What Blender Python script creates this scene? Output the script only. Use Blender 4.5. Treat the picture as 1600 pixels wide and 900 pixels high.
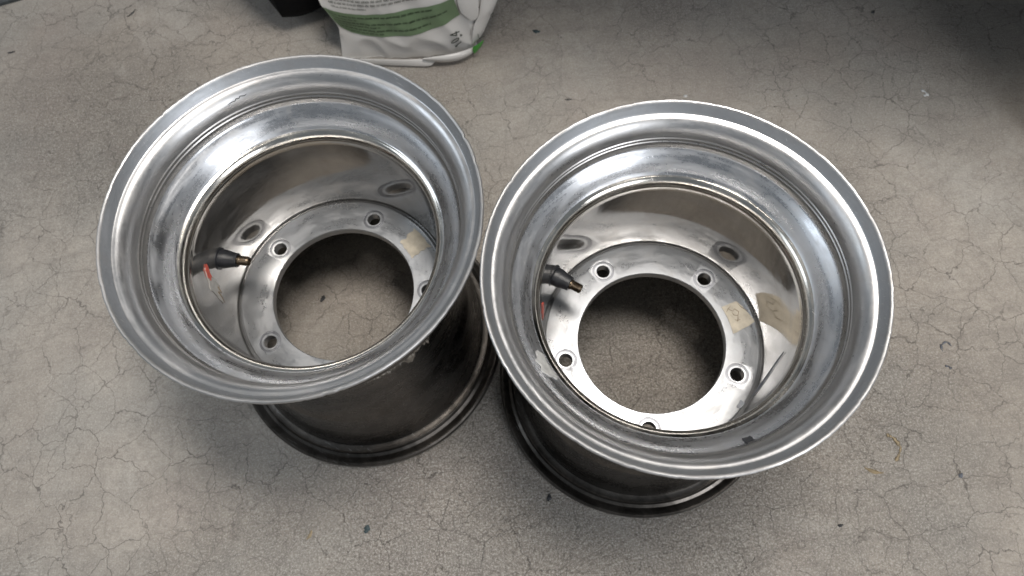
import bpy, bmesh, math, random
from mathutils import Vector, Matrix, noise
R = math.radians
PI = math.pi
random.seed(7)
for o in list(bpy.data.objects): bpy.data.objects.remove(o)
S = bpy.context.scene
C = S.collection

# ---------------------------------------------------------------- camera
F_PX, CAM_Z, PITCH, ROLL = 1170.9, 0.7614, 0.3820, -0.0915
fw = Vector((0, math.sin(PITCH), -math.cos(PITCH)))
rt0 = Vector((1, 0, 0)); up0 = rt0.cross(fw)
rt = rt0*math.cos(ROLL) + up0*math.sin(ROLL)
up = -rt0*math.sin(ROLL) + up0*math.cos(ROLL)
cd = bpy.data.cameras.new('camera'); cam = bpy.data.objects.new('camera', cd); C.objects.link(cam)
cam.matrix_world = Matrix(((rt.x, up.x, -fw.x, 0), (rt.y, up.y, -fw.y, 0), (rt.z, up.z, -fw.z, CAM_Z), (0, 0, 0, 1)))
cd.sensor_width = 36; cd.lens = 36*F_PX/1600; cd.clip_start = 0.01; cd.clip_end = 100
cd.dof.use_dof = True; cd.dof.focus_distance = 0.58; cd.dof.aperture_fstop = 9
S.camera = cam

# ---------------------------------------------------------------- world and lamps
W = bpy.data.worlds.new('World'); S.world = W; W.use_nodes = True
W.node_tree.nodes['Background'].inputs[0].default_value = (0.80, 0.90, 1.0, 1)
W.node_tree.nodes['Background'].inputs[1].default_value = 0.20

def area(name, loc, target, sx, sy, power, col):
    l = bpy.data.lights.new(name, 'AREA'); l.shape = 'RECTANGLE'; l.size = sx; l.size_y = sy
    l.energy = power; l.color = col
    o = bpy.data.objects.new(name, l); C.objects.link(o); o.location = loc
    o.rotation_euler = (Vector(target)-Vector(loc)).to_track_quat('-Z', 'Y').to_euler()
    return o
area('ceiling_lamp', (0.22, 0.31, 1.75), (0.20, 0.29, 0), 0.60, 0.36, 30, (1.0, 0.945, 0.88))
area('door_light', (1.9, -2.2, 1.7), (0.5, 0.0, 0), 1.6, 1.6, 60, (0.95, 0.97, 1.0))
area('side_window_light', (-2.4, 0.5, 2.0), (-0.1, 0.3, 0.1), 1.4, 1.3, 17, (0.84, 0.92, 1.0))
vs = S.view_settings
S.display_settings.display_device = 'sRGB'
vs.view_transform = 'Standard'; vs.look = 'None'; vs.exposure = 0.0; vs.gamma = 1; vs.use_curve_mapping = False
S.render.engine = 'CYCLES'
S.cycles.max_bounces = 8; S.cycles.glossy_bounces = 7

# ---------------------------------------------------------------- material helpers
class NT:
    def __init__(s, name):
        s.m = bpy.data.materials.new(name); s.m.use_nodes = True
        s.t = s.m.node_tree; s.b = s.t.nodes['Principled BSDF']
        s.tc = s.n('ShaderNodeTexCoord')
    def n(s, typ, **kw):
        x = s.t.nodes.new(typ)
        for k, v in kw.items(): setattr(x, k, v)
        return x
    def put(s, a, inp):
        if isinstance(a, bpy.types.NodeSocket): s.t.links.new(a, inp)
        else:
            if hasattr(inp.default_value, '__len__') and len(inp.default_value) == 4 and len(a) == 3: a = (*a, 1)
            inp.default_value = a
    def math(s, op, a, b=0.0, c=None, clamp=False):
        x = s.n('ShaderNodeMath', operation=op, use_clamp=clamp); s.put(a, x.inputs[0]); s.put(b, x.inputs[1])
        if c is not None: s.put(c, x.inputs[2])
        return x.outputs[0]
    def vec(s, a, b, c):
        x = s.n('ShaderNodeCombineXYZ'); s.put(a, x.inputs[0]); s.put(b, x.inputs[1]); s.put(c, x.inputs[2]); return x.outputs[0]
    def noise(s, v, scale, detail=4, rough=0.55, dist=0.0, col=False):
        x = s.n('ShaderNodeTexNoise'); s.put(v, x.inputs['Vector']); s.put(scale, x.inputs['Scale']); x.inputs['Detail'].default_value = detail
        x.inputs['Roughness'].default_value = rough; x.inputs['Distortion'].default_value = dist
        return x.outputs['Color'] if col else x.outputs['Fac']
    def ramp(s, f, lo, hi, a=0.0, b=1.0, smooth=False):
        x = s.n('ShaderNodeMapRange'); x.clamp = True
        if smooth: x.interpolation_type = 'SMOOTHSTEP'
        s.put(f, x.inputs[0])
        for i, v in enumerate((lo, hi, a, b)): s.put(v, x.inputs[i+1])
        return x.outputs[0]
    def mix(s, f, a, b, mode='MIX'):
        x = s.n('ShaderNodeMix', data_type='RGBA', blend_type=mode)
        s.put(f, x.inputs[0]); s.put(a, x.inputs[6]); s.put(b, x.inputs[7]); return x.outputs[2]
    def add(s, v, w):
        x = s.n('ShaderNodeVectorMath', operation='ADD'); s.put(v, x.inputs[0]); s.put(w, x.inputs[1]); return x.outputs[0]
    def scale(s, v, k):
        x = s.n('ShaderNodeVectorMath', operation='SCALE'); s.put(v, x.inputs[0]); x.inputs[3].default_value = k; return x.outputs[0]
    def bump(s, h, strength, dist, prev=None):
        x = s.n('ShaderNodeBump'); s.put(h, x.inputs['Height']); x.inputs['Strength'].default_value = strength; x.inputs['Distance'].default_value = dist
        if prev is not None: s.put(prev, x.inputs['Normal'])
        return x.outputs[0]
    def set(s, **kw):
        for k, v in kw.items(): s.put(v, s.b.inputs[k.replace('_', ' ')])
        return s.m

def simple(name, col, rough=0.5, metal=0.0, amp=0.15, sc=60, bump=0.0, spec=0.5):
    a = NT(name); v = a.tc.outputs['Object']
    f = a.noise(v, sc, 5)
    c = a.mix(a.ramp(f, 0.3, 0.7), tuple(x*(1-amp) for x in col), tuple(min(1, x*(1+amp)) for x in col))
    a.set(Base_Color=c, Roughness=a.ramp(f, 0.3, 0.7, rough*0.85, min(1, rough*1.15)), Metallic=metal)
    a.b.inputs['Specular IOR Level'].default_value = spec
    if bump: a.set(Normal=a.bump(a.noise(v, sc*6, 4), bump, 0.0006))
    return a.m

def metal(name, col, rough, rvar=0.1, brush=0.12, stain=0.35, staincol=(0.34, 0.34, 0.35), wear=0.0, pit=0.05, dark=0.0, metallic=1.0, flat=False, aniso=0.0):
    """spun aluminium: fine lines that run round the axis, cloudy stains, pits and scratches"""
    a = NT(name); p = a.tc.outputs['Object']
    rnd = a.n('ShaderNodeObjectInfo').outputs['Random']
    sp = a.n('ShaderNodeSeparateXYZ'); a.put(p, sp.inputs[0])
    x, y, z = sp.outputs
    r = a.math('SQRT', a.math('ADD', a.math('MULTIPLY', x, x), a.math('MULTIPLY', y, y)))
    cx = a.math('DIVIDE', x, r); cy = a.math('DIVIDE', y, r)
    rz = a.math('ADD', a.math('MULTIPLY', r, 900.0), a.math('MULTIPLY', z, 700.0))
    off = a.math('MULTIPLY', rnd, 37.0)
    lines = a.noise(a.vec(a.math('MULTIPLY', cx, 1.3), a.math('MULTIPLY', cy, 1.3), a.math('ADD', rz, off)), 1.0, 5, 0.65)
    po = a.add(p, a.vec(off, off, off))
    # clouds drawn out along the spin direction
    cl = a.noise(a.vec(a.math('MULTIPLY', cx, 2.2), a.math('MULTIPLY', cy, 2.2), a.math('ADD', a.math('MULTIPLY', rz, 0.11), off)), 1.0, 6, 0.6, 0.4)
    blot = a.noise(po, 55, 8, 0.65, 0.5)
    fine = a.noise(po, 420, 6, 0.7)
    pits = a.ramp(a.noise(po, 900, 3, 0.6), 0.66, 0.74)
    # short straight scratches: thin stretched noise at three directions
    scr = None
    for ang, o_ in ((0.4, 3.1), (1.5, 7.7), (2.4, 5.2)):
        mp = a.n('ShaderNodeMapping'); a.put(po, mp.inputs['Vector']); mp.inputs['Rotation'].default_value = (0.3, 0.2, ang)
        mp.inputs['Location'].default_value = (o_, o_, 0); mp.inputs['Scale'].default_value = (60, 1600, 300)
        q = a.ramp(a.noise(mp.outputs[0], 1.0, 2, 0.5), 0.70, 0.76)
        scr = q if scr is None else a.math('MAXIMUM', scr, q)
    scr = a.math('MULTIPLY', scr, a.ramp(a.noise(po, 25, 3), 0.45, 0.6))
    st = a.math('MULTIPLY', a.ramp(a.math('ADD', a.math('MULTIPLY', cl, 0.6), a.math('MULTIPLY', blot, 0.4)), 0.46, 0.66), stain*0.8, clamp=True)
    c = a.mix(st, col, staincol)
    c = a.mix(a.ramp(blot, 0.5, 0.68, 0, 0.28), c, tuple(q*w for q, w in zip(col, (0.80, 0.74, 0.66))))
    c = a.mix(a.math('MULTIPLY', pits, pit*3, clamp=True), c, (0.12, 0.11, 0.10))
    c = a.mix(a.math('MULTIPLY', scr, 0.55), c, (0.86, 0.86, 0.86))
    if dark:
        g = a.ramp(a.noise(po, 38, 8, 0.7, 1.0), 0.42, 0.6)
        c = a.mix(a.math('MULTIPLY', g, dark), c, (0.012, 0.011, 0.010))
    ro = a.math('ADD', a.ramp(cl, 0.3, 0.7, rough-rvar, rough+rvar), a.math('MULTIPLY', st, 0.22))
    ro = a.math('ADD', ro, a.ramp(fine, 0.3, 0.7, -0.04, 0.05))
    ro = a.math('MAXIMUM', a.math('ADD', ro, a.math('MULTIPLY', scr, 0.15)), 0.03, clamp=True)
    a.set(Base_Color=c, Roughness=ro, Metallic=a.math('SUBTRACT', metallic, a.math('MULTIPLY', st, 0.35), clamp=True))
    n = a.bump(lines, brush, 0.0004)
    n = a.bump(blot, 0.035, 0.0012, n)
    n = a.bump(a.math('ADD', a.math('MULTIPLY', fine, 0.35), a.math('SUBTRACT', 0.0, a.math('ADD', scr, pits))), 0.07, 0.0003, n)
    a.set(Normal=n)
    return a.m

def concrete():
    a = NT('concrete'); p = a.tc.outputs['Object']
    big = a.noise(p, 2.2, 5, 0.6); med = a.noise(p, 14, 7, 0.65); fine = a.noise(p, 250, 6, 0.85); grit = a.noise(p, 520, 3, 0.8)
    hue = a.noise(a.add(p, (5, 2, 0)), 7, 3)
    def cracks(scale, seed, wid, dist):
        q = a.add(p, (seed, seed*0.7, 0))
        w = a.scale(a.add(a.noise(q, 14, 4, 0.65, col=True), (-0.5, -0.5, -0.5)), dist)
        w2 = a.scale(a.add(a.noise(q, 95, 3, 0.6, col=True), (-0.5, -0.5, -0.5)), dist*0.20)
        v = a.n('ShaderNodeTexVoronoi', feature='DISTANCE_TO_EDGE', voronoi_dimensions='2D'); v.inputs['Scale'].default_value = scale
        a.put(a.add(a.add(q, w), w2), v.inputs['Vector'])
        wn = a.ramp(a.noise(q, 30, 4), 0.35, 0.7, wid*0.5, wid*1.7)
        return a.ramp(a.math('DIVIDE', v.outputs['Distance'], wn), 0.25, 1.0, 1.0, 0.0)
    def pres(seed, sc, lo, hi): return a.ramp(a.noise(a.add(p, (seed, 0, 0)), sc, 3, 0.6), lo, hi)
    k1 = a.math('MULTIPLY', cracks(27, 3.1, 0.016, 0.045), pres(1.0, 6, 0.32, 0.54))
    k2 = a.math('MULTIPLY', cracks(37, 9.4, 0.026, 0.04), pres(4.0, 11, 0.46, 0.62))
    k3 = a.math('MULTIPLY', cracks(7.3, 6.0, 0.0065, 0.09), pres(8.0, 5, 0.40, 0.55))
    k4 = a.math('MULTIPLY', cracks(95, 2.0, 0.06, 0.02), pres(13.0, 9, 0.50, 0.66))
    ck = a.math('MAXIMUM', a.math('MAXIMUM', a.math('MULTIPLY', k1, 0.64), a.math('MULTIPLY', k2, 0.40)), a.math('MAXIMUM', a.math('MULTIPLY', k3, 0.50), a.math('MULTIPLY', k4, 0.18)))
    c = a.mix(a.ramp(big, 0.35, 0.65), (0.325, 0.288, 0.248), (0.455, 0.412, 0.360))
    c = a.mix(a.ramp(med, 0.40, 0.70, 0, 0.75), c, (0.275, 0.247, 0.217))
    c = a.mix(a.ramp(hue, 0.45, 0.62, 0, 0.30), c, (0.30, 0.302, 0.285))
    c = a.mix(a.ramp(a.noise(a.add(p, (9, 9, 0)), 6, 4), 0.52, 0.68, 0, 0.30), c, (0.29, 0.235, 0.21))
    grain_mask = a.ramp(a.noise(a.add(p, (3.3, 1.2, 0)), 3.2, 3, 0.5), 0.46, 0.66, 0.38, 0.90)
    grain_dist = a.n('ShaderNodeVectorMath', operation='DISTANCE'); a.put(a.add(p, a.scale(a.add(a.noise(p, 6, 4, col=True), (-0.5, -0.5, -0.5)), 0.5)), grain_dist.inputs[0]); grain_dist.inputs[1].default_value = (0.06, 0.10, 0)  # distance from the spot where the grain is strongest
    grain_mask = a.math('MAXIMUM', grain_mask, a.ramp(grain_dist.outputs['Value'], 0.18, 0.50, 1.0, 0.0))  # stronger grain, paler grit and lower roughness near that spot
    c = a.mix(a.math('MULTIPLY', a.ramp(fine, 0.38, 0.58, 0.66, 0.0), grain_mask), c, (0.085, 0.073, 0.063))
    c = a.mix(a.math('MULTIPLY', a.ramp(grit, 0.50, 0.62, 0, 0.75), grain_mask), c, (0.66, 0.63, 0.59))
    mp = a.n('ShaderNodeMapping'); a.put(a.add(p, a.scale(a.add(a.noise(p, 1.6, 2, col=True), (-0.5, -0.5, -0.5)), 0.30)), mp.inputs['Vector'])
    mp.inputs['Rotation'].default_value = (0, 0, 0.5); mp.inputs['Scale'].default_value = (3.5, 60, 1)
    tw = a.ramp(a.noise(mp.outputs[0], 1.0, 5, 0.65), 0.52, 0.72)
    c = a.mix(a.math('MULTIPLY', tw, 0.30), c, (0.20, 0.18, 0.16))
    c = a.mix(a.ramp(a.noise(a.add(p, (21, 4, 0)), 9, 6, 0.7, 0.6), 0.55, 0.72, 0, 0.45), c, (0.52, 0.49, 0.45))
    mot = a.math('MULTIPLY', a.ramp(a.noise(a.add(p, (31, 8, 0)), 75, 7, 0.8, 0.4), 0.46, 0.66), a.ramp(a.noise(a.add(p, (3, 28, 0)), 5, 3), 0.36, 0.62, 0.25, 1.0))
    c = a.mix(a.math('MULTIPLY', mot, 0.36), c, (0.13, 0.115, 0.10))
    # smudges and specks of dirt
    sm = a.math('MULTIPLY', a.ramp(a.noise(p, 21, 8, 0.75, 0.8), 0.60, 0.74), a.ramp(a.noise(p, 330, 4, 0.7), 0.42, 0.6))
    c = a.mix(a.math('MULTIPLY', sm, 0.7), c, (0.055, 0.050, 0.047))
    sp = a.ramp(a.noise(a.add(p, (2, 7, 0)), 170, 2, 0.5), 0.745, 0.78)
    c = a.mix(a.math('MULTIPLY', sp, 0.8), c, (0.05, 0.047, 0.043))
    wsp = a.ramp(a.noise(a.add(p, (12, 3, 0)), 130, 2, 0.5), 0.765, 0.80)
    c = a.mix(a.math('MULTIPLY', wsp, 0.6), c, (0.55, 0.54, 0.50))
    c = a.mix(ck, c, (0.060, 0.052, 0.045))
    a.set(Base_Color=c, Roughness=a.math('ADD', a.math('SUBTRACT', a.ramp(med, 0.3, 0.7, 0.40, 0.55), a.math('MULTIPLY', grain_mask, 0.19)), a.ramp(fine, 0.3, 0.7, -0.08, 0.08)))
    n = a.bump(a.math('MULTIPLY', a.math('ADD', a.noise(p, 300, 5, 0.8), a.math('MULTIPLY', grit, 0.5)), a.math('ADD', 0.25, grain_mask)), 0.9, 0.0030)
    n = a.bump(a.math('SUBTRACT', med, a.math('MULTIPLY', ck, 1.2)), 0.35, 0.0012, n)
    a.set(Normal=n)
    return a.m

M = {}
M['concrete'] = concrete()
M['lip'] = metal('nicked_lip_edge', (0.43, 0.43, 0.43), 0.44, 0.08, 0.30, 0.9, (0.26, 0.26, 0.27), pit=0.20, metallic=0.9)
M['band'] = metal('machined_grey_band', (0.33, 0.345, 0.365), 0.46, 0.05, 0.22, 0.45, (0.25, 0.26, 0.275), pit=0.08, metallic=0.85)
M['bell'] = metal('satin_flange', (0.49, 0.49, 0.495), 0.34, 0.06, 0.10, 0.40, (0.42, 0.42, 0.425), pit=0.07, metallic=0.93)
M['groove'] = metal('bead_groove', (0.42, 0.41, 0.40), 0.30, 0.06, 0.18, 0.40, (0.22, 0.215, 0.21), pit=0.05, metallic=0.92)
M['slope'] = metal('polished_slope', (0.47, 0.48, 0.50), 0.28, 0.10, 0.07, 0.60, (0.38, 0.395, 0.415), pit=0.07, metallic=0.93)
M['throat'] = metal('throat_lip', (0.66, 0.63, 0.58), 0.16, 0.06, 0.15, 0.40, (0.36, 0.35, 0.33), pit=0.08)
M['wall'] = metal('mirror_wall', (0.47, 0.455, 0.435), 0.050, 0.025, 0.010, 0.35, (0.40, 0.40, 0.40), pit=0.05, metallic=0.93)
M['hub'] = metal('scratched_hub', (0.38, 0.39, 0.405), 0.33, 0.09, 0.03, 0.8, (0.30, 0.31, 0.325), pit=0.14, metallic=0.78)
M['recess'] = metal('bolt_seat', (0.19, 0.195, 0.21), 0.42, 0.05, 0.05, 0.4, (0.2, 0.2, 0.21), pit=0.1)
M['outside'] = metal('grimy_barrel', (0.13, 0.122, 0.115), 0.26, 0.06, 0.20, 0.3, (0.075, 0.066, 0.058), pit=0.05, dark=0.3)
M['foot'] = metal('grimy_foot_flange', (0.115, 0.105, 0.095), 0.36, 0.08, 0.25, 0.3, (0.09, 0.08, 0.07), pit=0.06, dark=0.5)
M['rubber'] = simple('valve_rubber', (0.013, 0.014, 0.017), 0.42, 0, 0.4, 240, 0.35)
M['brass'] = metal('dull_brass', (0.13, 0.10, 0.07), 0.36, 0.08, 0.5, 0.5, (0.12, 0.08, 0.05), pit=0.1)
M['tape'] = simple('paper_tape', (0.40, 0.36, 0.29), 0.75, 0, 0.24, 120, 0.2)
M['crease_shade'] = simple('brown_crease', (0.16, 0.12, 0.08), 0.8, 0, 0.3, 300)  # brown lines: shading of the creases put in as colour
M['greytape'] = simple('grey_tape', (0.42, 0.41, 0.39), 0.55, 0, 0.25, 200, 0.2)
M['red'] = simple('red_paint', (0.55, 0.10, 0.07), 0.5, 0, 0.25, 400)
M['residue'] = simple('pale_residue', (0.46, 0.46, 0.45), 0.55, 0.3, 0.15, 260, 0.2)
M['blackmark'] = simple('black_mark', (0.02, 0.021, 0.024), 0.55, 0, 0.3, 300, 0.2)
M['darktack'] = simple('dark_grey_blob', (0.10, 0.11, 0.13), 0.4, 0, 0.3, 300, 0.2)
M['cake'] = simple('caked_rubber', (0.17, 0.15, 0.125), 0.38, 0.3, 0.8, 90, 0.4)
M['white'] = simple('matt_white_film', (0.60, 0.585, 0.565), 0.34, 0, 0.05, 25, 0.05)
M['green'] = simple('muted_green_print', (0.145, 0.215, 0.12), 0.36, 0, 0.10, 40)
M['vivid'] = simple('vivid_green_print', (0.05, 0.27, 0.035), 0.36, 0, 0.1, 40)
M['ink'] = simple('dark_ink', (0.018, 0.030, 0.016), 0.5, 0, 0.2, 100)
M['black'] = simple('black_bag_shade', (0.005, 0.005, 0.006), 0.9, 0, 0.4, 120, 0.3, 0.15)
M['blackpaint'] = simple('black_painted_panel', (0.010, 0.010, 0.011), 0.65, 0, 0.3, 30, 0.1, 0.2)
M['mat'] = simple('black_rubber_mat', (0.035, 0.04, 0.042), 0.5, 0, 0.3, 120, 0.3)
M['twig'] = simple('dry_leaf', (0.20, 0.155, 0.09), 0.7, 0, 0.3, 300, 0.3)
M['straw'] = simple('tan_residue', (0.27, 0.215, 0.135), 0.75, 0, 0.35, 400, 0.4)
M['teal'] = simple('dark_teal_flake', (0.03, 0.05, 0.055), 0.6, 0, 0.3, 300, 0.3)
M['chalk'] = simple('white_speck', (0.55, 0.56, 0.56), 0.8, 0, 0.2, 300)

# ---------------------------------------------------------------- object helpers
def link(name, me, mats, parent=None):
    o = bpy.data.objects.new(name, me); C.objects.link(o)
    for m in (mats if isinstance(mats, (list, tuple)) else [mats]):
        if m.name not in [q.name for q in me.materials]: me.materials.append(m)
    if parent: o.parent = parent
    return o
def mesh(name, vs_, fs, smooth=True, ang=None, mi=None):
    me = bpy.data.meshes.new(name); me.from_pydata([tuple(v) for v in vs_], [], fs); me.validate(); me.update()
    if smooth:
        me.polygons.foreach_set('use_smooth', [True]*len(me.polygons))
        if ang: me.set_sharp_from_angle(angle=R(ang))
    if mi: me.polygons.foreach_set('material_index', mi)
    return me
def tag(o, label=None, cat=None, group=None, kind=None):
    for k, v in (('label', label), ('category', cat), ('group', group), ('kind', kind)):
        if v: o[k] = v
    return o
def empty(name, loc, rz=0):
    o = bpy.data.objects.new(name, None); C.objects.link(o); o.location = loc; o.rotation_euler = (0, 0, rz); o.empty_display_size = 0.02
    return o
def ray(px, py):
    return fw + rt*((px-800)/F_PX) - up*((py-450)/F_PX)
def floor_at(px, py, z=0.0):
    d = ray(px, py); t = (z-CAM_Z)/d.z
    return Vector((0, 0, CAM_Z)) + d*t

# ---------------------------------------------------------------- floor
me = mesh('floor', [(-3, -3, 0), (3, -3, 0), (3, 3.5, 0), (-3, 3.5, 0)], [(0, 1, 2, 3)], False)
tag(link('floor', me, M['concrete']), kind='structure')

# ---------------------------------------------------------------- wheels
# profile (radius, height, material slot of the strip that follows)
SL = ['wall', 'throat', 'slope', 'groove', 'bell', 'band', 'lip', 'outside', 'foot']
prof = [(.0955, .1240, 'wall'), (.0960, .1330, 'wall'), (.0968, .155, 'wall'), (.0976, .180, 'wall'), (.0984, .205, 'wall'), (.0990, .2190, 'throat'),
        (.0990, .2235, 'throat'), (.0986, .2252, 'throat'), (.0988, .2270, 'throat'), (.0995, .2292, 'throat'), (.1006, .2312, 'throat'), (.1020, .2328, 'throat'), (.1036, .2338, 'throat'), (.1048, .2341, 'slope'),
        (.1056, .2348, 'slope'), (.1072, .2372, 'slope'), (.1090, .2400, 'slope'), (.1110, .2428, 'slope'), (.1130, .2452, 'slope'), (.1150, .2472, 'slope'), (.1170, .2489, 'slope'), (.1186, .2502, 'slope'), (.1196, .2516, 'groove'),
        (.1200, .2535, 'groove'), (.1206, .2543, 'groove'), (.1208, .2562, 'groove'), (.1206, .2572, 'groove'), (.1213, .2580, 'groove'), (.1214, .2598, 'groove'), (.1211, .2608, 'groove'), (.1218, .2616, 'bell'),
        (.1220, .2640, 'bell'), (.1226, .2664, 'bell'), (.1234, .2686, 'bell'), (.1244, .2706, 'bell'), (.1256, .2724, 'bell'), (.1270, .2740, 'bell'), (.1285, .2753, 'bell'), (.1300, .2762, 'bell'), (.1315, .2767, 'bell'), (.1328, .2768, 'bell'),
        (.1334, .2771, 'band'), (.1339, .2779, 'band'), (.1350, .2799, 'band'), (.1362, .2820, 'band'), (.1374, .2842, 'lip'),
        (.1377, .2849, 'lip'), (.1384, .2854, 'lip'), (.1393, .2855, 'lip'), (.1400, .2850, 'lip'), (.1403, .2841, 'lip'), (.1402, .2828, 'lip'),
        (.1396, .2812, 'outside'), (.1380, .2782, 'outside'), (.1362, .2752, 'outside'), (.1345, .2737, 'outside'), (.1318, .2730, 'outside'), (.1290, .2712, 'outside'), (.1268, .268, 'outside'), (.1256, .262, 'outside'),
        (.1248, .250, 'outside'), (.1245, .240, 'outside'), (.1258, .237, 'outside'), (.1252, .2345, 'outside'), (.1215, .2325, 'outside'), (.1120, .2275, 'outside'), (.1060, .222, 'outside'), (.1043, .215, 'outside'),
        (.1037, .200, 'outside'), (.1037, .170, 'outside'), (.1037, .140, 'outside'), (.1040, .112, 'outside'), (.1062, .096, 'outside'), (.1095, .0855, 'outside'), (.1106, .083, 'outside'), (.1110, .080, 'outside'), (.1150, .055, 'outside'), (.1200, .0235, 'outside'),
        (.1206, .0195, 'foot'), (.1198, .0180, 'foot'), (.1204, .0160, 'foot'), (.1235, .0150, 'foot'), (.1262, .0152, 'foot'), (.1272, .0140, 'foot'), (.1282, .0112, 'foot'), (.1310, .0095, 'foot'), (.1330, .0100, 'foot'),
        (.1355, .0118, 'foot'), (.1378, .0120, 'foot'), (.1393, .0105, 'foot'), (.1399, .0075, 'foot'), (.1397, .0035, 'foot'), (.1388, .0008, 'foot'), (.1375, 0.0, 'foot'),
        (.1340, .0015, 'wall'), (.130, .0040, 'wall'), (.124, .0070, 'wall'), (.1190, .0120, 'wall'), (.1165, .0235, 'wall'), (.1070, .080, 'wall'), (.1000, .112, 'wall'), (.0960, .1180, 'wall'), (.0955, .1240, 'wall')]
def barrel_mesh(seed):
    N = 360; vs_ = []; fs = []; mi = []
    npf = len(prof)-1
    rng = random.Random(seed)
    dents = [(rng.uniform(0, 2*PI), rng.uniform(.004, .012), rng.uniform(.0001, .0008)) for _ in range(46)]
    for i in range(N):
        a = 2*PI*i/N; ca, sa = math.cos(a), math.sin(a)
        wob = 0.0004*noise.noise((ca*1.5+seed, sa*1.5, 0))
        for r, z, s in prof[:npf]:
            rr, zz = r, z
            if z > .2790:                       # nicked rolled edge
                k = 0.00018*noise.noise((ca*14+seed, sa*14, z*60)) + 0.00022*noise.noise((ca*50+seed, sa*50, z*200))
                for d, w, h in dents:
                    da = (a-d+PI) % (2*PI)-PI
                    if abs(da) < w: k -= h*(1-abs(da)/w)*(0.3+max(0, (r-.1375)/.003))
                if s == 'lip' or r > .1385: rr += k; zz += k*0.6
            if .02 < z < .25 and r > .1025:      # slightly uneven outside wall
                rr += 0.0006*noise.noise((ca*2.2, sa*2.2, z*25+seed))
            if r > .11: zz += wob; rr += wob*0.5
            vs_.append((rr*ca, rr*sa, max(zz, 0.0)))
    for i in range(N):
        j = (i+1) % N
        for k in range(npf):
            k2 = (k+1) % npf
            fs.append((i*npf+k, j*npf+k, j*npf+k2, i*npf+k2)); mi.append(SL.index(prof[k][2]))
    me = mesh('barrel', vs_, fs, True, 32)
    for s in SL: me.materials.append(M[s])
    me.polygons.foreach_set('material_index', mi)
    return me
def lathe(pts, N=64, closed=False, cap=True):
    vs_ = []; fs = []; n = len(pts)
    for i in range(N):
        a = 2*PI*i/N
        for r, z in pts: vs_.append((r*math.cos(a), r*math.sin(a), z))
    for i in range(N):
        j = (i+1) % N
        for k in range(n if closed else n-1):
            k2 = (k+1) % n
            fs.append((i*n+k, j*n+k, j*n+k2, i*n+k2))
    if cap and not closed:
        fs.append(tuple(i*n for i in range(N))[::-1]); fs.append(tuple(i*n+n-1 for i in range(N)))
    return vs_, fs
HZ = .1263; BC = .0779
def hub_mesh():
    v, f = lathe([(.0645, HZ-.0010), (.0651, HZ), (.0925, HZ), (.0935, HZ-.0004), (.0940, HZ-.0012), (.0943, HZ-.0030), (.0956, HZ-.0036), (.0956, HZ-.009), (.0660, HZ-.009), (.0645, HZ-.008)], 240, True)
    ho = link('tmp_hub', mesh('center_flange', v, f, False), M['hub'])
    bm = bmesh.new(); bm.from_mesh(ho.data); bmesh.ops.recalc_face_normals(bm, faces=bm.faces); bm.to_mesh(ho.data); bm.free()
    for kind in (0, 1):
        vs_, fs = [], []
        for i in range(5):
            a = -i*2*PI/5; cx, cy = BC*math.cos(a), BC*math.sin(a)
            if kind == 0: v, f = lathe([(.0055, HZ-.02), (.0058, HZ-.0006), (.0062, HZ-.00001), (.0066, HZ+.002)], 40)
            else: v, f = lathe([(.0076, HZ+.002), (.0078, HZ-.0009), (.0100, HZ-.0010), (.0102, HZ+.002)], 40, True)
            b = len(vs_); vs_ += [(p[0]+cx, p[1]+cy, p[2]) for p in v]; fs += [tuple(q+b for q in g) for g in f]
        cut = link('tmp_cut', mesh('cut', vs_, fs, False), M['hub'])
        bm = bmesh.new(); bm.from_mesh(cut.data); bmesh.ops.recalc_face_normals(bm, faces=bm.faces); bm.to_mesh(cut.data); bm.free()
        md = ho.modifiers.new('b', 'BOOLEAN'); md.operation = 'DIFFERENCE'; md.solver = 'EXACT'; md.object = cut
        bpy.context.view_layer.update()
        dg = bpy.context.evaluated_depsgraph_get()
        nm = bpy.data.meshes.new_from_object(ho.evaluated_get(dg)); ho.modifiers.clear(); ho.data = nm
        bpy.data.objects.remove(cut)
    me = ho.data; me.name = 'center_flange'; bpy.data.objects.remove(ho)
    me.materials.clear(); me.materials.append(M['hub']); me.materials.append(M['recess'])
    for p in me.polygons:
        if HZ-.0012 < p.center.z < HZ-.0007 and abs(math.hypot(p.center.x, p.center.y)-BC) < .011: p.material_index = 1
    me.polygons.foreach_set('use_smooth', [True]*len(me.polygons)); me.set_sharp_from_angle(angle=R(22))
    return me
HUB = hub_mesh()
def valve_parts(root, ang, z, bend=0.0):
    """rubber snap-in stem standing out of the inner wall towards the axis"""
    v, f = lathe([(.0, -.001), (.0098, -.001), (.0098, .0010), (.0082, .0018), (.0083, .0030), (.0081, .0038), (.0083, .0050), (.0080, .0062), (.0074, .0090), (.0067, .0125), (.0063, .0148), (.0062, .0164), (.0058, .0169), (.0040, .0170), (.0, .0170)], 40, cap=False)
    v2, f2 = [], []
    pts = [(.0, .0165), (.0044, .0165), (.0044, .0184), (.0040, .0188)]
    for i in range(6): pts += [(.0038, .0194+i*.0011), (.0042, .01995+i*.0011)]
    pts += [(.0038, .0262), (.0035, .0270), (.0023, .0270), (.0023, .0255), (0, .0255)]
    v2, f2 = lathe(pts, 32, cap=False)
    q = Matrix.Translation((.0975*math.cos(ang), .0975*math.sin(ang), z)) @ Vector((-math.cos(ang+bend), -math.sin(ang+bend), 0.04)).to_track_quat('Z', 'Y').to_matrix().to_4x4()
    a = link('valve_stem', mesh('valve_stem', [q @ Vector(p) for p in v], f, True, 35), M['rubber'], root)
    link('valve_tip', mesh('valve_tip', [q @ Vector(p) for p in v2], f2, True, 35), M['brass'], a)
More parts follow.
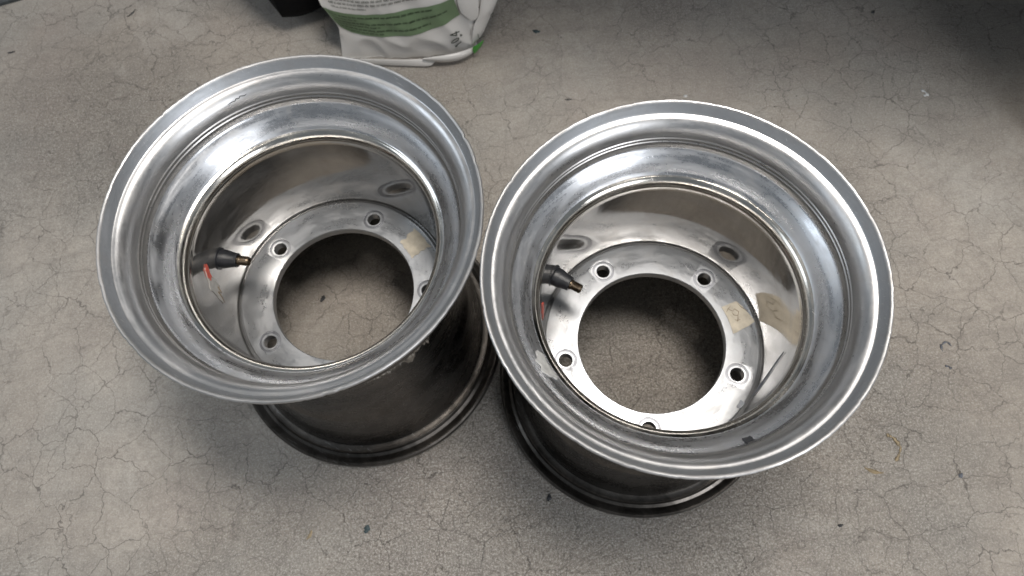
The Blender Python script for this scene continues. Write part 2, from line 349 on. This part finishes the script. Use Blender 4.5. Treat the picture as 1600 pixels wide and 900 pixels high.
# surface of revolution sampled by arc: for thin marks that lie on the inside of the rim
def on_wall(a, z, off=.0003):
    for (r0, z0, _), (r1, z1, _) in zip(prof[:45], prof[1:46]):
        if z0 <= z <= z1:
            t = (z-z0)/max(1e-9, z1-z0); r = r0+(r1-r0)*t
            return Vector(((r-off)*math.cos(a), (r-off)*math.sin(a), z+off*.5))
    return Vector((.12*math.cos(a), .12*math.sin(a), z))
def on_hub(r, a, off=.0003): return Vector((r*math.cos(a), r*math.sin(a), HZ+off))
def patch(name, corners, fn, mat, root, n=10, rag=.12, seed=0, thick=.0004, label=None, rnd=False):
    """thin sheet over a quad of surface coordinates with a ragged outline and real thickness"""
    (a, b, c, d) = corners
    top, bot = [], []
    for i in range(n+1):
        for j in range(n+1):
            u, v = i/n, j/n
            du = rag*noise.noise((v*4+seed, seed, u*1.5))*(abs(u-.5)*2)**3
            dv = rag*noise.noise((u*4, seed+9, v*1.5))*(abs(v-.5)*2)**3
            uu, vv = u+du, v+dv
            if rnd:
                x, y = 2*u-1, 2*v-1; uu, vv = x*math.sqrt(1-y*y/2), y*math.sqrt(1-x*x/2); k = 1+rag*noise.noise((uu*1.6+seed, vv*1.6, seed)); uu, vv = .5+.5*uu*k, .5+.5*vv*k
            p = [(a[k]*(1-uu)+b[k]*uu)*(1-vv)+(d[k]*(1-uu)+c[k]*uu)*vv for k in (0, 1)]
            top.append(fn(p[0], p[1], .0001+thick)); bot.append(fn(p[0], p[1], -.0003))
    m_ = n+1; fs = []; T = len(top)
    for i in range(n):
        for j in range(n):
            q = (i*m_+j, (i+1)*m_+j, (i+1)*m_+j+1, i*m_+j+1); fs.append(q); fs.append(tuple(x+T for x in q[::-1]))
    ring = [i*m_ for i in range(m_)] + [n*m_+j for j in range(1, m_)] + [i*m_+n for i in range(n-1, -1, -1)] + [j for j in range(n-1, 0, -1)]
    for k in range(len(ring)):
        x, y = ring[k], ring[(k+1) % len(ring)]; fs.append((x, x+T, y+T, y))
    me = mesh(name, top+bot, fs, True, 40)
    o = link(name, me, mat, root)
    if label: o['label'] = label
    return o
def strip(name, pts, w, fn, mat, root, h=.0004):
    """thin line through surface coordinates"""
    P = [fn(a, b, h) for a, b in pts]; vs_, fs = [], []
    for i, p in enumerate(P):
        d = (P[min(i+1, len(P)-1)]-P[max(i-1, 0)]).normalized(); n = (Vector((0, 0, 1)) if fn is on_hub else Vector((-p.x, -p.y, .1)).normalized())
        s = d.cross(n).normalized()*w*(0.35 if i in (0, len(P)-1) else random.uniform(.7, 1.2))
        vs_ += [p-s, p+n*h*.8, p+s]
    for i in range(len(P)-1):
        fs += [(i*3, i*3+3, i*3+4, i*3+1), (i*3+1, i*3+4, i*3+5, i*3+2)]
    return link(name, mesh(name, vs_, fs), mat, root)

def build_wheel(loc, rot, seed):
    root = empty('wheel_rim', (loc[0], loc[1], 0), rot)
    link('barrel', barrel_mesh(seed), M['bell'], root)
    link('center_flange', HUB, M['hub'], root)
    return root
XL = (-.1546, .2660); XR = (.1183, .1929); AL = 2.4432; AR = 2.0179
wl = build_wheel(XL, AL, 3.3)
tag(wl, 'bare aluminium wheel rim nearest the white bag, black residue under its lip', 'wheel rim', 'aluminium wheel rims standing on the concrete')
wr = build_wheel(XR, AR, 8.8)
tag(wr, 'aluminium wheel rim with a beige paper sticker and dark blob on its centre flange', 'wheel rim', 'aluminium wheel rims standing on the concrete')
valve_parts(wl, R(167.5)-AL, .1770)
valve_parts(wr, R(147.6)-AR, .1715, R(-3))
def A(deg, base): return R(deg)-base
# --- left rim: grey tape with red paint under the valve, beige residue on the flange, marks on the bell
tp = patch('grey_tape', [(A(178, AL), .1985), (A(180.5, AL), .170), (A(188.5, AL), .160), (A(187, AL), .186)], on_wall, M['greytape'], wl, 12, .12, 2)
patch('red_paint_mark', [(A(176.5, AL), .2010), (A(177.6, AL), .190), (A(181.5, AL), .186), (A(181.0, AL), .196)], lambda a, z, o=0: on_wall(a, z, o+.0006), M['red'], wl, 10, .9, 5, rnd=True)
strip('tape_crease', [(A(181, AL), .170), (A(182.5, AL), .174), (A(184, AL), .166), (A(185, AL), .173), (A(186.5, AL), .165), (A(188.5, AL), .160)], .0006, lambda a, z, o=0: on_wall(a, z, o+.0006), M['crease_shade'], wl)
patch('tape_residue', [(.0700, A(40, AL)), (.0700, A(24, AL)), (.0905, A(25, AL)), (.0885, A(41, AL))], on_hub, M['tape'], wl, 14, .12, 7)
strip('marker_scribble', [(A(117.5-.9*i+random.uniform(-.3, .3), AL), .2700+random.uniform(-.0006, .0008)+.0002*i) for i in range(10)], .00035, on_wall, M['blackmark'], wl, .0002)
# --- right rim
patch('paper_sticker', [(.0712, A(20.8, AR)), (.0722, A(-.5, AR)), (.0938, A(5.6, AR)), (.0862, A(20.2, AR))], on_hub, M['tape'], wr, 12, .02, 3)
for pts in ([(.086, 18.5), (.0875, 15.5), (.0895, 13.5), (.0915, 12.2)], [(.076, 17.5), (.0785, 15), (.081, 16.2), (.0832, 13.5), (.081, 11.2), (.078, 12.5), (.0775, 14.5)], [(.0815, 12), (.080, 9), (.0785, 7.4)], [(.077, 9.2), (.0795, 8.3), (.082, 8.6)], [(.073, 16), (.0755, 17.6), (.079, 18.8)]):
    strip('sticker_crease', [(r, A(d, AR)) for r, d in pts], .00032, lambda r, a, o=0: on_hub(r, a, .0007), M['crease_shade'], wr, .0002)
patch('pale_residue', [(A(200, AR), .2480), (A(200, AR), .2345), (A(210.5, AR), .2345), (A(210, AR), .2460)], on_wall, M['residue'], wr, 14, .8, 4, rnd=True)
patch('black_tape_scrap', [(A(284.2, AR), .2520), (A(283.8, AR), .2475), (A(286.6, AR), .2478), (A(287.0, AR), .2515)], on_wall, M['blackmark'], wr, 8, .15, 6, .0009)
patch('dark_blob', [(.0895, A(-41, AR)), (.0895, A(-46, AR)), (.0935, A(-46.5, AR)), (.0940, A(-41, AR))], on_hub, M['darktack'], wr, 10, .6, 12, .0012, rnd=True)
strip('dark_streak', [(A(-38, AR), .133), (A(-34, AR), .145), (A(-30, AR), .158), (A(-27, AR), .168), (A(-25, AR), .178), (A(-23, AR), .190)], .0013, on_wall, M['darktack'], wr, .0006)
patch('red_paint_mark', [(A(163, AR), .178), (A(163.5, AR), .150), (A(168, AR), .146), (A(168, AR), .176)], on_wall, M['red'], wr, 10, .6, 15, rnd=True)
# --- ragged rubber left on the outside of the left rim
def on_out(a, z, off):
    for (r0, z0, _), (r1, z1, _) in zip(prof[60:78], prof[61:79]):
        if z1 <= z <= z0:
            t = (z0-z)/max(1e-9, z0-z1); r = r0+(r1-r0)*t+off
            return Vector((r*math.cos(a), r*math.sin(a), z))
    return Vector(((.104+off)*math.cos(a), (.104+off)*math.sin(a), z))
for i, (d0, d1, z0, z1) in enumerate(((266, 285, .180, .150), (283, 307, .175, .140), (304, 322, .172, .128), (318, 345, .185, .150), (240, 262, .165, .140))):
    n = 70; vs_, fs = [], []
    for a_ in range(n+1):
        t = a_/n; aa = A(d0+(d1-d0)*t, AL)
        e0 = z0+.007*noise.noise((t*2.5, i*7, 0))+.003*noise.noise((t*14, i*7, 5)); e1 = e0-(.003+.016*abs(noise.noise((t*2.2, i*7+3, 2)))+.003*noise.noise((t*17, i, 8)))*min(1, t*6, (1-t)*6)
        for b_ in range(7):
            z_ = e0+(e1-e0)*b_/6; h = .0030*math.sin(PI*b_/6)**.6*(.4+1.3*abs(noise.noise((t*9, b_*.9, i*3))))*min(1, t*8, (1-t)*8)
            vs_.append(on_out(aa, z_, h-.0002))
    for a_ in range(n):
        for b_ in range(6): fs.append((a_*7+b_, (a_+1)*7+b_, (a_+1)*7+b_+1, a_*7+b_+1))
    link('rubber_residue', mesh('rubber_residue', vs_, fs), M['cake'], wl)

# ---------------------------------------------------------------- white printed bag at the top
LEAN = 0.22
def bag_front(px, py, off=0.0):
    """point of the bag's front film seen at this place of the photograph's frame: leaning sheet with folds"""
    d = ray(px, py); o = Vector((0, 0, CAM_Z))
    # foot line of the bag on the floor
    p0 = floor_at(537, 90); p1 = floor_at(745, 84)
    t_ = (p1-p0).normalized(); n = Vector((t_.y, -t_.x, 0))          # faces the camera
    n3 = (n+Vector((0, 0, LEAN))).normalized()
    t = (p0-o).dot(n3)/d.dot(n3); p = o+d*t
    u, z = (p-p0).dot(t_), p.z
    b = .005*noise.noise((u*11, z*18, 1.7)) + .0025*(1-2*abs(noise.noise((u*30+z*22, z*26-u*8, 4.2))))
    s = u*0.9-z*1.1
    b += .0035*abs(noise.noise((s*26, u*6, 3)))*max(0, min(1, (u-.09)*14))       # folds gather at the right foot corner
    b += .010*math.sin(min(1, max(0, z/.10))*PI*.5)
    return p+n3*(b+off)
bag = empty('feed_bag', floor_at(650, 92))
def place(o):
    o.parent = bag; o.matrix_parent_inverse = Matrix.Translation(-bag.location); return o
def interp(pts, t):
    n = len(pts)-1; k = min(int(t*n), n-1); f = t*n-k
    return (pts[k][0]*(1-f)+pts[k+1][0]*f, pts[k][1]*(1-f)+pts[k+1][1]*f)
# front film outline: left and right edges listed from the foot upward (pixels of the photograph; the bag goes on above the frame)
Ledge = [(536, 92), (534, 74), (532, 56), (531, 41), (525, 28), (515, 14), (504, -2), (494, -24), (486, -60), (478, -130), (470, -250), (480, -400)]
Redge = [(746, 80), (741, 71), (739, 62), (738, 50), (739, 38), (744, 28), (750, 18), (752, -2), (756, -24), (762, -60), (774, -130), (780, -250), (770, -400)]
NU, NV = 64, 70
vs_ = []
for j in range(NV+1):
    l = interp(Ledge, j/NV); r_ = interp(Redge, j/NV)
    for i in range(NU+1):
        u = i/NU
        sag = 5*math.sin(PI*u)*(1-j/NV)
        vs_.append(bag_front(l[0]*(1-u)+r_[0]*u, l[1]*(1-u)+r_[1]*u+sag*.3))
back = []
for j in range(NV+1):
    for i in range(NU+1):
        u = i/NU; v = vs_[j*(NU+1)+i]; th = .075*(math.sin(PI*min(1, max(0, u)))**.45)*(1-.55*(j/NV)**3)+.004
        back.append(v+Vector((.10*th, th, 0)))
T = len(vs_); fs = []; w = NU+1
for j in range(NV):
    for i in range(NU):
        q = (j*w+i, j*w+i+1, (j+1)*w+i+1, (j+1)*w+i); fs.append(q); fs.append(tuple(x+T for x in q[::-1]))
    fs.append((j*w, (j+1)*w, (j+1)*w+T, j*w+T)); a_ = j*w+NU; fs.append((a_, a_+T, a_+w+T, a_+w))
for i in range(NU):
    fs.append((i, i+T, i+1+T, i+1)); a_ = NV*w+i; fs.append((a_, a_+1, a_+1+T, a_+T))
allv = [Vector((p.x, p.y, max(p.z, .0008))) for p in vs_+back]
place(link('bag_body', mesh('bag_body', allv, fs, True, 50), M['white']))
tag(bag, 'white plastic bag with a muted green printed band standing beyond the rims', 'bag')
def sheet(name, lo, hi, mat, off=.0008, n=40, m_=8, parent=bag):
    vv, ff = [], []
    for k in range(2):
        for i in range(n+1):
            a_, b_ = interp(lo, i/n), interp(hi, i/n)
            for j in range(m_+1):
                t = j/m_; vv.append(bag_front(a_[0]*(1-t)+b_[0]*t, a_[1]*(1-t)+b_[1]*t, off*(1-k)-.0002*k))
    q0 = (n+1)*(m_+1)
    for i in range(n):
        for j in range(m_):
            q = (i*(m_+1)+j, (i+1)*(m_+1)+j, (i+1)*(m_+1)+j+1, i*(m_+1)+j+1); ff.append(q[::-1]); ff.append(tuple(x+q0 for x in q))
    return place(link(name, mesh(name, vv, ff), mat))
lo = [(533, 37), (541, 43), (551, 48), (565, 50.5), (580, 51.5), (600, 51.5), (620, 50), (640, 47.5), (660, 43), (680, 37), (700, 28), (719, 16)]
hi = [(506, 0), (522, 7), (540, 12), (556, 14.5), (575, 15), (597, 14), (615, 11), (635, 7.5), (652, 4.5), (670, 1), (690, -5), (709, -13)]
sheet('green_band', lo, hi, M['green'])
# lines of small print: every word a row of thin strokes
def words(name, path_lo, path_hi, rows, parent):
    vv, ff = [], []
    rg = random.Random(5)
    for f, t0, t1, hgt in rows:
        t = t0
        while t < t1:
            L = rg.uniform(.02, .055); e = min(t+L, t1); s = t
            while s < e:
                cw = .0032; x0 = s; x1 = min(s+cw*.72, e)
                tall = hgt*(1.35 if rg.random() < .28 else 1.0)
                for (xa, xb, ya, yb) in ((x0, x0+cw*.26, 0, tall), (x0+cw*.46, x1, 0, hgt)) if rg.random() < .55 else ((x0, x1, 0, hgt*.35), (x0, x0+cw*.3, 0, tall), (x0, x1, hgt*.72, hgt)):
                    b = len(vv)
                    for (xx, yy) in ((xa, ya), (xb, ya), (xb, yb), (xa, yb)):
                        p0, p1 = interp(path_lo, max(0, min(1, xx))), interp(path_hi, max(0, min(1, xx))); g = f+yy
                        vv.append(bag_front(p0[0]*(1-g)+p1[0]*g, p0[1]*(1-g)+p1[1]*g, .0013))
                    ff.append((b, b+1, b+2, b+3))
                s += cw
            t = e+.009
    return place(link(name, mesh(name, vv, ff, False), M['ink']))
words('small_print', lo, hi, [(.80, .03, .84, .062), (.66, .04, .28, .048), (.50, .04, .93, .062), (.37, .06, .44, .048), (.21, .06, .80, .062), (.09, .10, .46, .048)], bag)
lo2 = [(506, -4), (530, 4), (556, 9), (590, 9), (625, 3), (655, -3), (690, -10)]; hi2 = [(500, -24), (524, -18), (550, -14), (590, -14), (625, -19), (655, -25), (690, -32)]
words('small_print', lo2, hi2, [(.08, .10, .42, .10), (.34, .08, .95, .13), (.62, .08, .9, .13)], bag)
# stamped number 104 running up the right-hand side
def stroke_set(name, polys, wd, mat):
    vv, ff = [], []
    for pl in polys:
        for (x0, y0), (x1, y1) in zip(pl[:-1], pl[1:]):
            dx, dy = x1-x0, y1-y0; L = math.hypot(dx, dy) or 1; nx, ny = -dy/L*wd/2, dx/L*wd/2; ex, ey = dx/L*wd*.3, dy/L*wd*.3
            b = len(vv)
            for px, py in ((x0+nx-ex, y0+ny-ey), (x1+nx+ex, y1+ny+ey), (x1-nx+ex, y1-ny+ey), (x0-nx-ex, y0-ny-ey)): vv.append(bag_front(px, py, .0014+.00005*(b % 7)))
            ff.append((b, b+1, b+2, b+3))
    return place(link(name, mesh(name, vv, ff, False), mat))
def glyph(base, h, adv, pls):
    return [[(base[0]+h[0]*y+adv[0]*x, base[1]+h[1]*y+adv[1]*x) for x, y in pl] for pl in pls]
digits = (((721.3, 60.3), (-9, 9.5), (-.6, -4.4), [[(.5, 0), (.5, 1), (.1, .72)]]),
          ((718.0, 54.6), (-11.5, 8.2), (-.9, -4.8), [[(.5+.5*math.cos(k*PI/6), .5+.5*math.sin(k*PI/6)) for k in range(13)]]),
          ((718.8, 45.8), (-14, 4.2), (-1.2, -5.4), [[(.62, 0), (.62, 1), (-.05, .33), (1.0, .33)]]))
for d in digits: stroke_set('stamped_digit', glyph(*d), 1.35, M['ink'])
stroke_set('stamped_mark', [[(720.5, 49.5), (719.8, 47.4), (722.6, 47.8), (720.5, 49.5)]], 1.2, M['ink'])
# side gusset turned towards the camera: white film, green foot corner and printed lines
def film(name, poly_rows, mat, dy, n=10):
    """poly_rows: rows of (px,py,depth offset) -> bent film"""
    vv, ff = [], []; m_ = len(poly_rows[0])
    for row in poly_rows:
        for (px, py, of) in row: vv.append(bag_front(px, py, of+dy))
    for i in range(len(poly_rows)-1):
        for j in range(m_-1): ff.append((i*m_+j, i*m_+j+1, (i+1)*m_+j+1, (i+1)*m_+j))
    me = mesh(name, vv, ff); o = place(link(name, me, mat))
    s = o.modifiers.new('thick', 'SOLIDIFY'); s.thickness = .0006; s.offset = -1
    u = o.modifiers.new('sub', 'SUBSURF'); u.levels = u.render_levels = 2
    return o
film('side_gusset', [[(738, 68, .001), (742, 66, -.004), (746, 64, -.010)], [(738, 56, .002), (747, 57, -.002), (754, 57, -.010)], [(738, 40, .003), (751, 44, .003), (762, 40, -.010)], [(742, 26, .003), (758, 30, .000), (769, 25, -.012)], [(749, 14, .002), (763, 12, .004), (775, 10, -.012)], [(750, -6, .001), (768, -5, -.002), (782, -6, -.014)], [(756, -50, .001), (777, -45, .003), (798, -48, -.016)], [(774, -130, .001), (788, -130, .0), (802, -130, -.02)]], M['white'], .0012)
film('green_corner', [[(741, 79, .004), (744, 77, .002), (747, 74, -.002)], [(739, 70, .005), (746, 69, .005), (753, 65.5, .0)], [(737.5, 61, .005), (748, 57, .006), (760, 50, .0)]], M['vivid'], .0030)
for pl in ([(744.5, 39), (749, 53), (757, 50)], [(747, 0), (749, 4)], [(768, 14), (770, 20)], [(766, 16), (771, 13)]): stroke_set('printed_line', [pl], .8, M['ink'])
film('seal_strip', [[(720, 12, .001), (729, 16, .003), (738, 26.5, .002)], [(716, -2, .001), (730, 6, .004), (750.5, 18.5, .003)], [(712, -20, .001), (729, -12, .004), (749, -2, .003)], [(710, -60, .001), (727, -50, .004), (747, -45, .003)]], M['white'], .0022)
# folded foot: a flat flap and a puffed corner that curls under
def flap(name, rows, mat, th):
    vv, ff = [], []; m_ = len(rows[0])
    for row in rows:
        for px, py, z in row: vv.append(floor_at(px, py, z))
    for i in range(len(rows)-1):
        for j in range(m_-1): ff.append((i*m_+j, i*m_+j+1, (i+1)*m_+j+1, (i+1)*m_+j))
    o = place(link(name, mesh(name, vv, ff), mat)); s = o.modifiers.new('thick', 'SOLIDIFY'); s.thickness = th; s.offset = -1
    u = o.modifiers.new('sub', 'SUBSURF'); u.levels = u.render_levels = 2
    return o
flap('foot_flap', [[(540, 90, .012), (590, 92, .013), (640, 92.5, .013), (660, 91.5, .012), (684, 90, .012)], [(540, 94, .008), (590, 96.5, .009), (640, 97.5, .009), (663, 97.5, .009), (680, 97, .008)], [(540, 98, .003), (590, 101, .003), (640, 103, .003), (665, 103.5, .003), (674, 103, .003)]], M['white'], .0014)
flap('foot_corner', [[(657, 91, .017), (685, 87.5, .020), (712, 83, .020), (734, 76, .018), (741, 72, .016)], [(658, 93, .016), (687, 93, .018), (715, 90, .018), (735, 82, .016), (742, 76, .013)], [(660, 92.5, .011), (690, 97.5, .010), (716, 95.5, .010), (735, 86, .009), (741.5, 79, .008)], [(664, 92, .004), (692, 96, .003), (715, 93, .003), (732, 85, .003), (738, 79, .003)]], M['white'], .001)

# ---------------------------------------------------------------- black soft bag behind on the left, widened to stand in for floor shadow
def soft_box(name, c, sx, sy, sz, mat, rz=0, amp=.012, seed=0, parent=None):
    bm = bmesh.new(); bmesh.ops.create_cube(bm, size=1); bmesh.ops.subdivide_edges(bm, edges=bm.edges[:], cuts=14, use_grid_fill=True)
    for v in bm.verts:
        p = v.co*2; r = max(abs(p.x), abs(p.y), abs(p.z)); q = p.normalized()*r
        p = p.lerp(q, .45)
        p = Vector((p.x*sx/2, p.y*sy/2, p.z*sz/2))
        k = noise.noise((p.x*9+seed, p.y*9, p.z*9))*amp+noise.noise((p.x*30+seed, p.y*30, p.z*30))*amp*.3
        p += p.normalized()*k; v.co = (p.x, p.y, max(p.z+sz/2, 0))
    me = bpy.data.meshes.new(name); bm.to_mesh(me); bm.free(); me.polygons.foreach_set('use_smooth', [True]*len(me.polygons))
    o = link(name, me, mat, parent); o.location = c; o.rotation_euler = (0, 0, rz); return o
o = soft_box('bag_and_shade', (-.245, .775, 0), .12, .20, .34, M['black'], .45, .012, 4)
tag(o, 'black soft bag behind the left side of the white bag, widened to stand in for floor shadow', 'bag')

# ---------------------------------------------------------------- dark panel at the right edge, with an added slab that shades the floor
shade_root = empty('shade_block', (.915, .829, 0), R(-17))
def box(name, c, s, mat, parent, bev=.004):
    bm = bmesh.new(); bmesh.ops.create_cube(bm, size=1)
    for v in bm.verts: v.co = (v.co.x*s[0]+c[0], v.co.y*s[1]+c[1], v.co.z*s[2]+c[2])
    bmesh.ops.bevel(bm, geom=bm.edges[:], offset=bev, segments=2, affect='EDGES', profile=.5)
    me = bpy.data.meshes.new(name); bm.to_mesh(me); bm.free()
    me.polygons.foreach_set('use_smooth', [True]*len(me.polygons)); me.set_sharp_from_angle(angle=R(40))
    return link(name, me, mat, parent)
box('shade_slab', (-.19, 0, .645), (1.38, 1.1, .045), M['blackpaint'], shade_root)  # unseen slab, added to block the lamp and darken the floor beyond
box('slab_leg', (-.80, .48, .311), (.06, .06, .62), M['blackpaint'], shade_root)  # added out of view to carry the shading slab
box('side_panel', (.16, .03, .33), (.66, 1.02, .585), M['blackpaint'], shade_root)
for sx in (-.14, .46):
    for sy in (-.45, .50): box('panel_foot', (sx, sy, .018), (.05, .05, .038), M['blackpaint'], shade_root)
tag(shade_root, 'black panel at the right edge under an unseen slab added to shade the floor', 'bench')

# ---------------------------------------------------------------- ribbed mat corner, top left
p0 = floor_at(-60, 27); p1 = floor_at(36, 0)
t_ = (p1-p0).normalized(); n_ = Vector((-t_.y, t_.x, 0))
vs_, fs = [], []
prf = [(0, 0), (.001, .004), (.006, .006), (.010, .003), (.014, .003), (.018, .007), (.024, .007), (.028, .003), (.032, .003), (.036, .008), (.20, .008), (.20, 0)]
for s_ in (-.25, .35):
    for d, h in prf: q = p0+t_*s_+n_*d; vs_.append((q.x, q.y, h))
k = len(prf)
for i in range(k): fs.append((i, (i+1) % k, (i+1) % k+k, i+k))
fs.append(tuple(range(k))[::-1]); fs.append(tuple(range(k, 2*k)))
tag(link('rubber_mat', mesh('rubber_mat', vs_, fs, True, 30), M['mat']), 'black ribbed rubber mat whose edge shows in the top left corner', 'mat')

# ---------------------------------------------------------------- litter on the concrete
def flake(name, px, py, L, w, ang, mat, label, cat, h=.0012, seed=0, bend=.3):
    c = floor_at(px, py); n = 10; vs_, fs = [], []
    rg = random.Random(seed)
    for i in range(n+1):
        t = i/n; s = (t-.5)*L; ww = w*.5*(math.sin(PI*min(.96, max(.04, t)))**.6)*rg.uniform(.65, 1.3); b = bend*L*((t-.5)**2-.1)
        for e, z in ((-1, .0001), (-.5, h*rg.uniform(.6, 1.2)), (.5, h*rg.uniform(.6, 1.2)), (1, .0001)): vs_.append((s, b+e*ww, z))
    for i in range(n):
        for j in range(3): fs.append((i*4+j, (i+1)*4+j, (i+1)*4+j+1, i*4+j+1))
        fs.append((i*4+3, (i+1)*4+3, (i+1)*4, i*4))
    fs.append((0, 1, 2, 3)); fs.append((n*4+3, n*4+2, n*4+1, n*4))
    o = link(name, mesh(name, vs_, fs, True, 50), mat); o.location = (c.x, c.y, 0); o.rotation_euler = (0, 0, R(ang))
    tag(o, label, cat); return o
flake('debris_sliver', 206, 21, .0150, .0022, 50, M['blackmark'], 'thin black sliver lying on the concrete near the top left corner', 'debris', seed=1)
flake('debris_flake', 838, 49, .0100, .0055, -15, M['teal'], 'dark flake lying on the concrete right of the white bag', 'debris', seed=2)
flake('debris_flake', 888, 156, .0080, .0016, -5, M['blackmark'], 'short dark splinter lying between the tops of the two rims', 'debris', seed=3)
flake('debris_flake', 573, 827, .0085, .0055, 70, M['teal'], 'dark teal flake on the concrete below the left rim', 'debris', seed=4)
flake('debris_flake', 484, 836, .0095, .0035, 60, M['straw'], 'brownish chip of dry matter at the bottom left of the two dark flakes', 'debris', seed=5)
flake('leaf_sliver', 1365, 736, .0180, .0036, -22, M['twig'], 'narrow brown dry leaf on the concrete right of the right rim', 'leaf', seed=6)
flake('debris_flake', 858, 778, .0070, .0050, 70, M['blackmark'], 'black crumb under the lower left side of the right rim', 'debris', seed=7)
flake('debris_flake', 1313, 821, .0050, .0034, 10, M['blackmark'], 'small black crumb on the bright concrete below the dry leaf', 'debris', seed=8)
flake('debris_flake', 18, 82, .0095, .0020, 12, M['blackmark'], 'thin black fleck at the left edge below the rubber mat', 'debris', seed=9)
flake('debris_flake', 345, 120-8, .0045, .0045, 12, M['chalk'], 'small white crumb beside the upper edge of the left rim', 'debris', seed=10) if False else None
flake('debris_flake', 1071, 150, .0042, .0040, 12, M['chalk'], 'small white crumb just beyond the top of the right rim', 'debris', seed=11)
flake('debris_flake', 1364, 19, .0060, .0040, 40, M['blackmark'], 'black crumb on the shaded concrete at the top right', 'debris', seed=12)
flake('debris_flake', 504, 467, .0080, .0050, 60, M['blackmark'], 'black crumb on the concrete seen through the hub of the left rim', 'debris', seed=13)
flake('debris_flake', 1501, 743, .0055, .0040, 40, M['darktack'], 'grey crumb on the bright concrete at the lower right', 'debris', seed=15)
# curled tan residue, lower right and bottom middle
def squiggle(px0, pts, mat, name, label, cat, w=.0022):
    P = [floor_at(*p) for p in pts]; c = P[0].copy(); c.z = 0; vs_, fs = [], []
    Q = []
    for i in range(len(P)-1):
        for k in range(5): Q.append(P[i].lerp(P[i+1], k/5)+Vector((random.uniform(-1, 1), random.uniform(-1, 1), 0))*.0007)
    Q.append(P[-1])
    for i, q in enumerate(Q):
        d = (Q[min(i+1, len(Q)-1)]-Q[max(0, i-1)]).normalized(); s = Vector((-d.y, d.x, 0))*w*random.uniform(.3, 1.2)*(.3 if i in (0, len(Q)-1) else 1)
        for e, z in ((-1, .0001), (0, .0009*random.uniform(.4, 1.3)), (1, .0001)): v = q-c+s*e; vs_.append((v.x, v.y, z))
    for i in range(len(Q)-1):
        fs += [(i*3, i*3+3, i*3+4, i*3+1), (i*3+1, i*3+4, i*3+5, i*3+2), (i*3+2, i*3+5, i*3+3, i*3)]
    o = link(name, mesh(name, vs_, fs), mat); o.location = c; tag(o, label, cat)
squiggle(0, [(1385, 679), (1394, 683), (1402, 692), (1408, 701), (1405, 712), (1399, 721)], M['straw'], 'dried_residue', 'curved tan smear of dried residue on the concrete right of the right rim', 'residue')
squiggle(0, [(1472, 549), (1470, 540), (1478, 534), (1487, 541)], M['darktack'], 'dark_residue', 'hooked dark smear on the concrete at the right of the right rim', 'residue', .0012)
squiggle(0, [(1476, 571), (1482, 573), (1487, 576)], M['darktack'], 'dark_residue', 'short dark smear below the hooked smear right of the right rim', 'residue', .0014)
squiggle(0, [(1438, 140), (1445, 143), (1450, 148), (1443, 150)], M['chalk'], 'paint_spot', 'whitish paint spot on the shaded concrete at the upper right', 'spot', .0018)
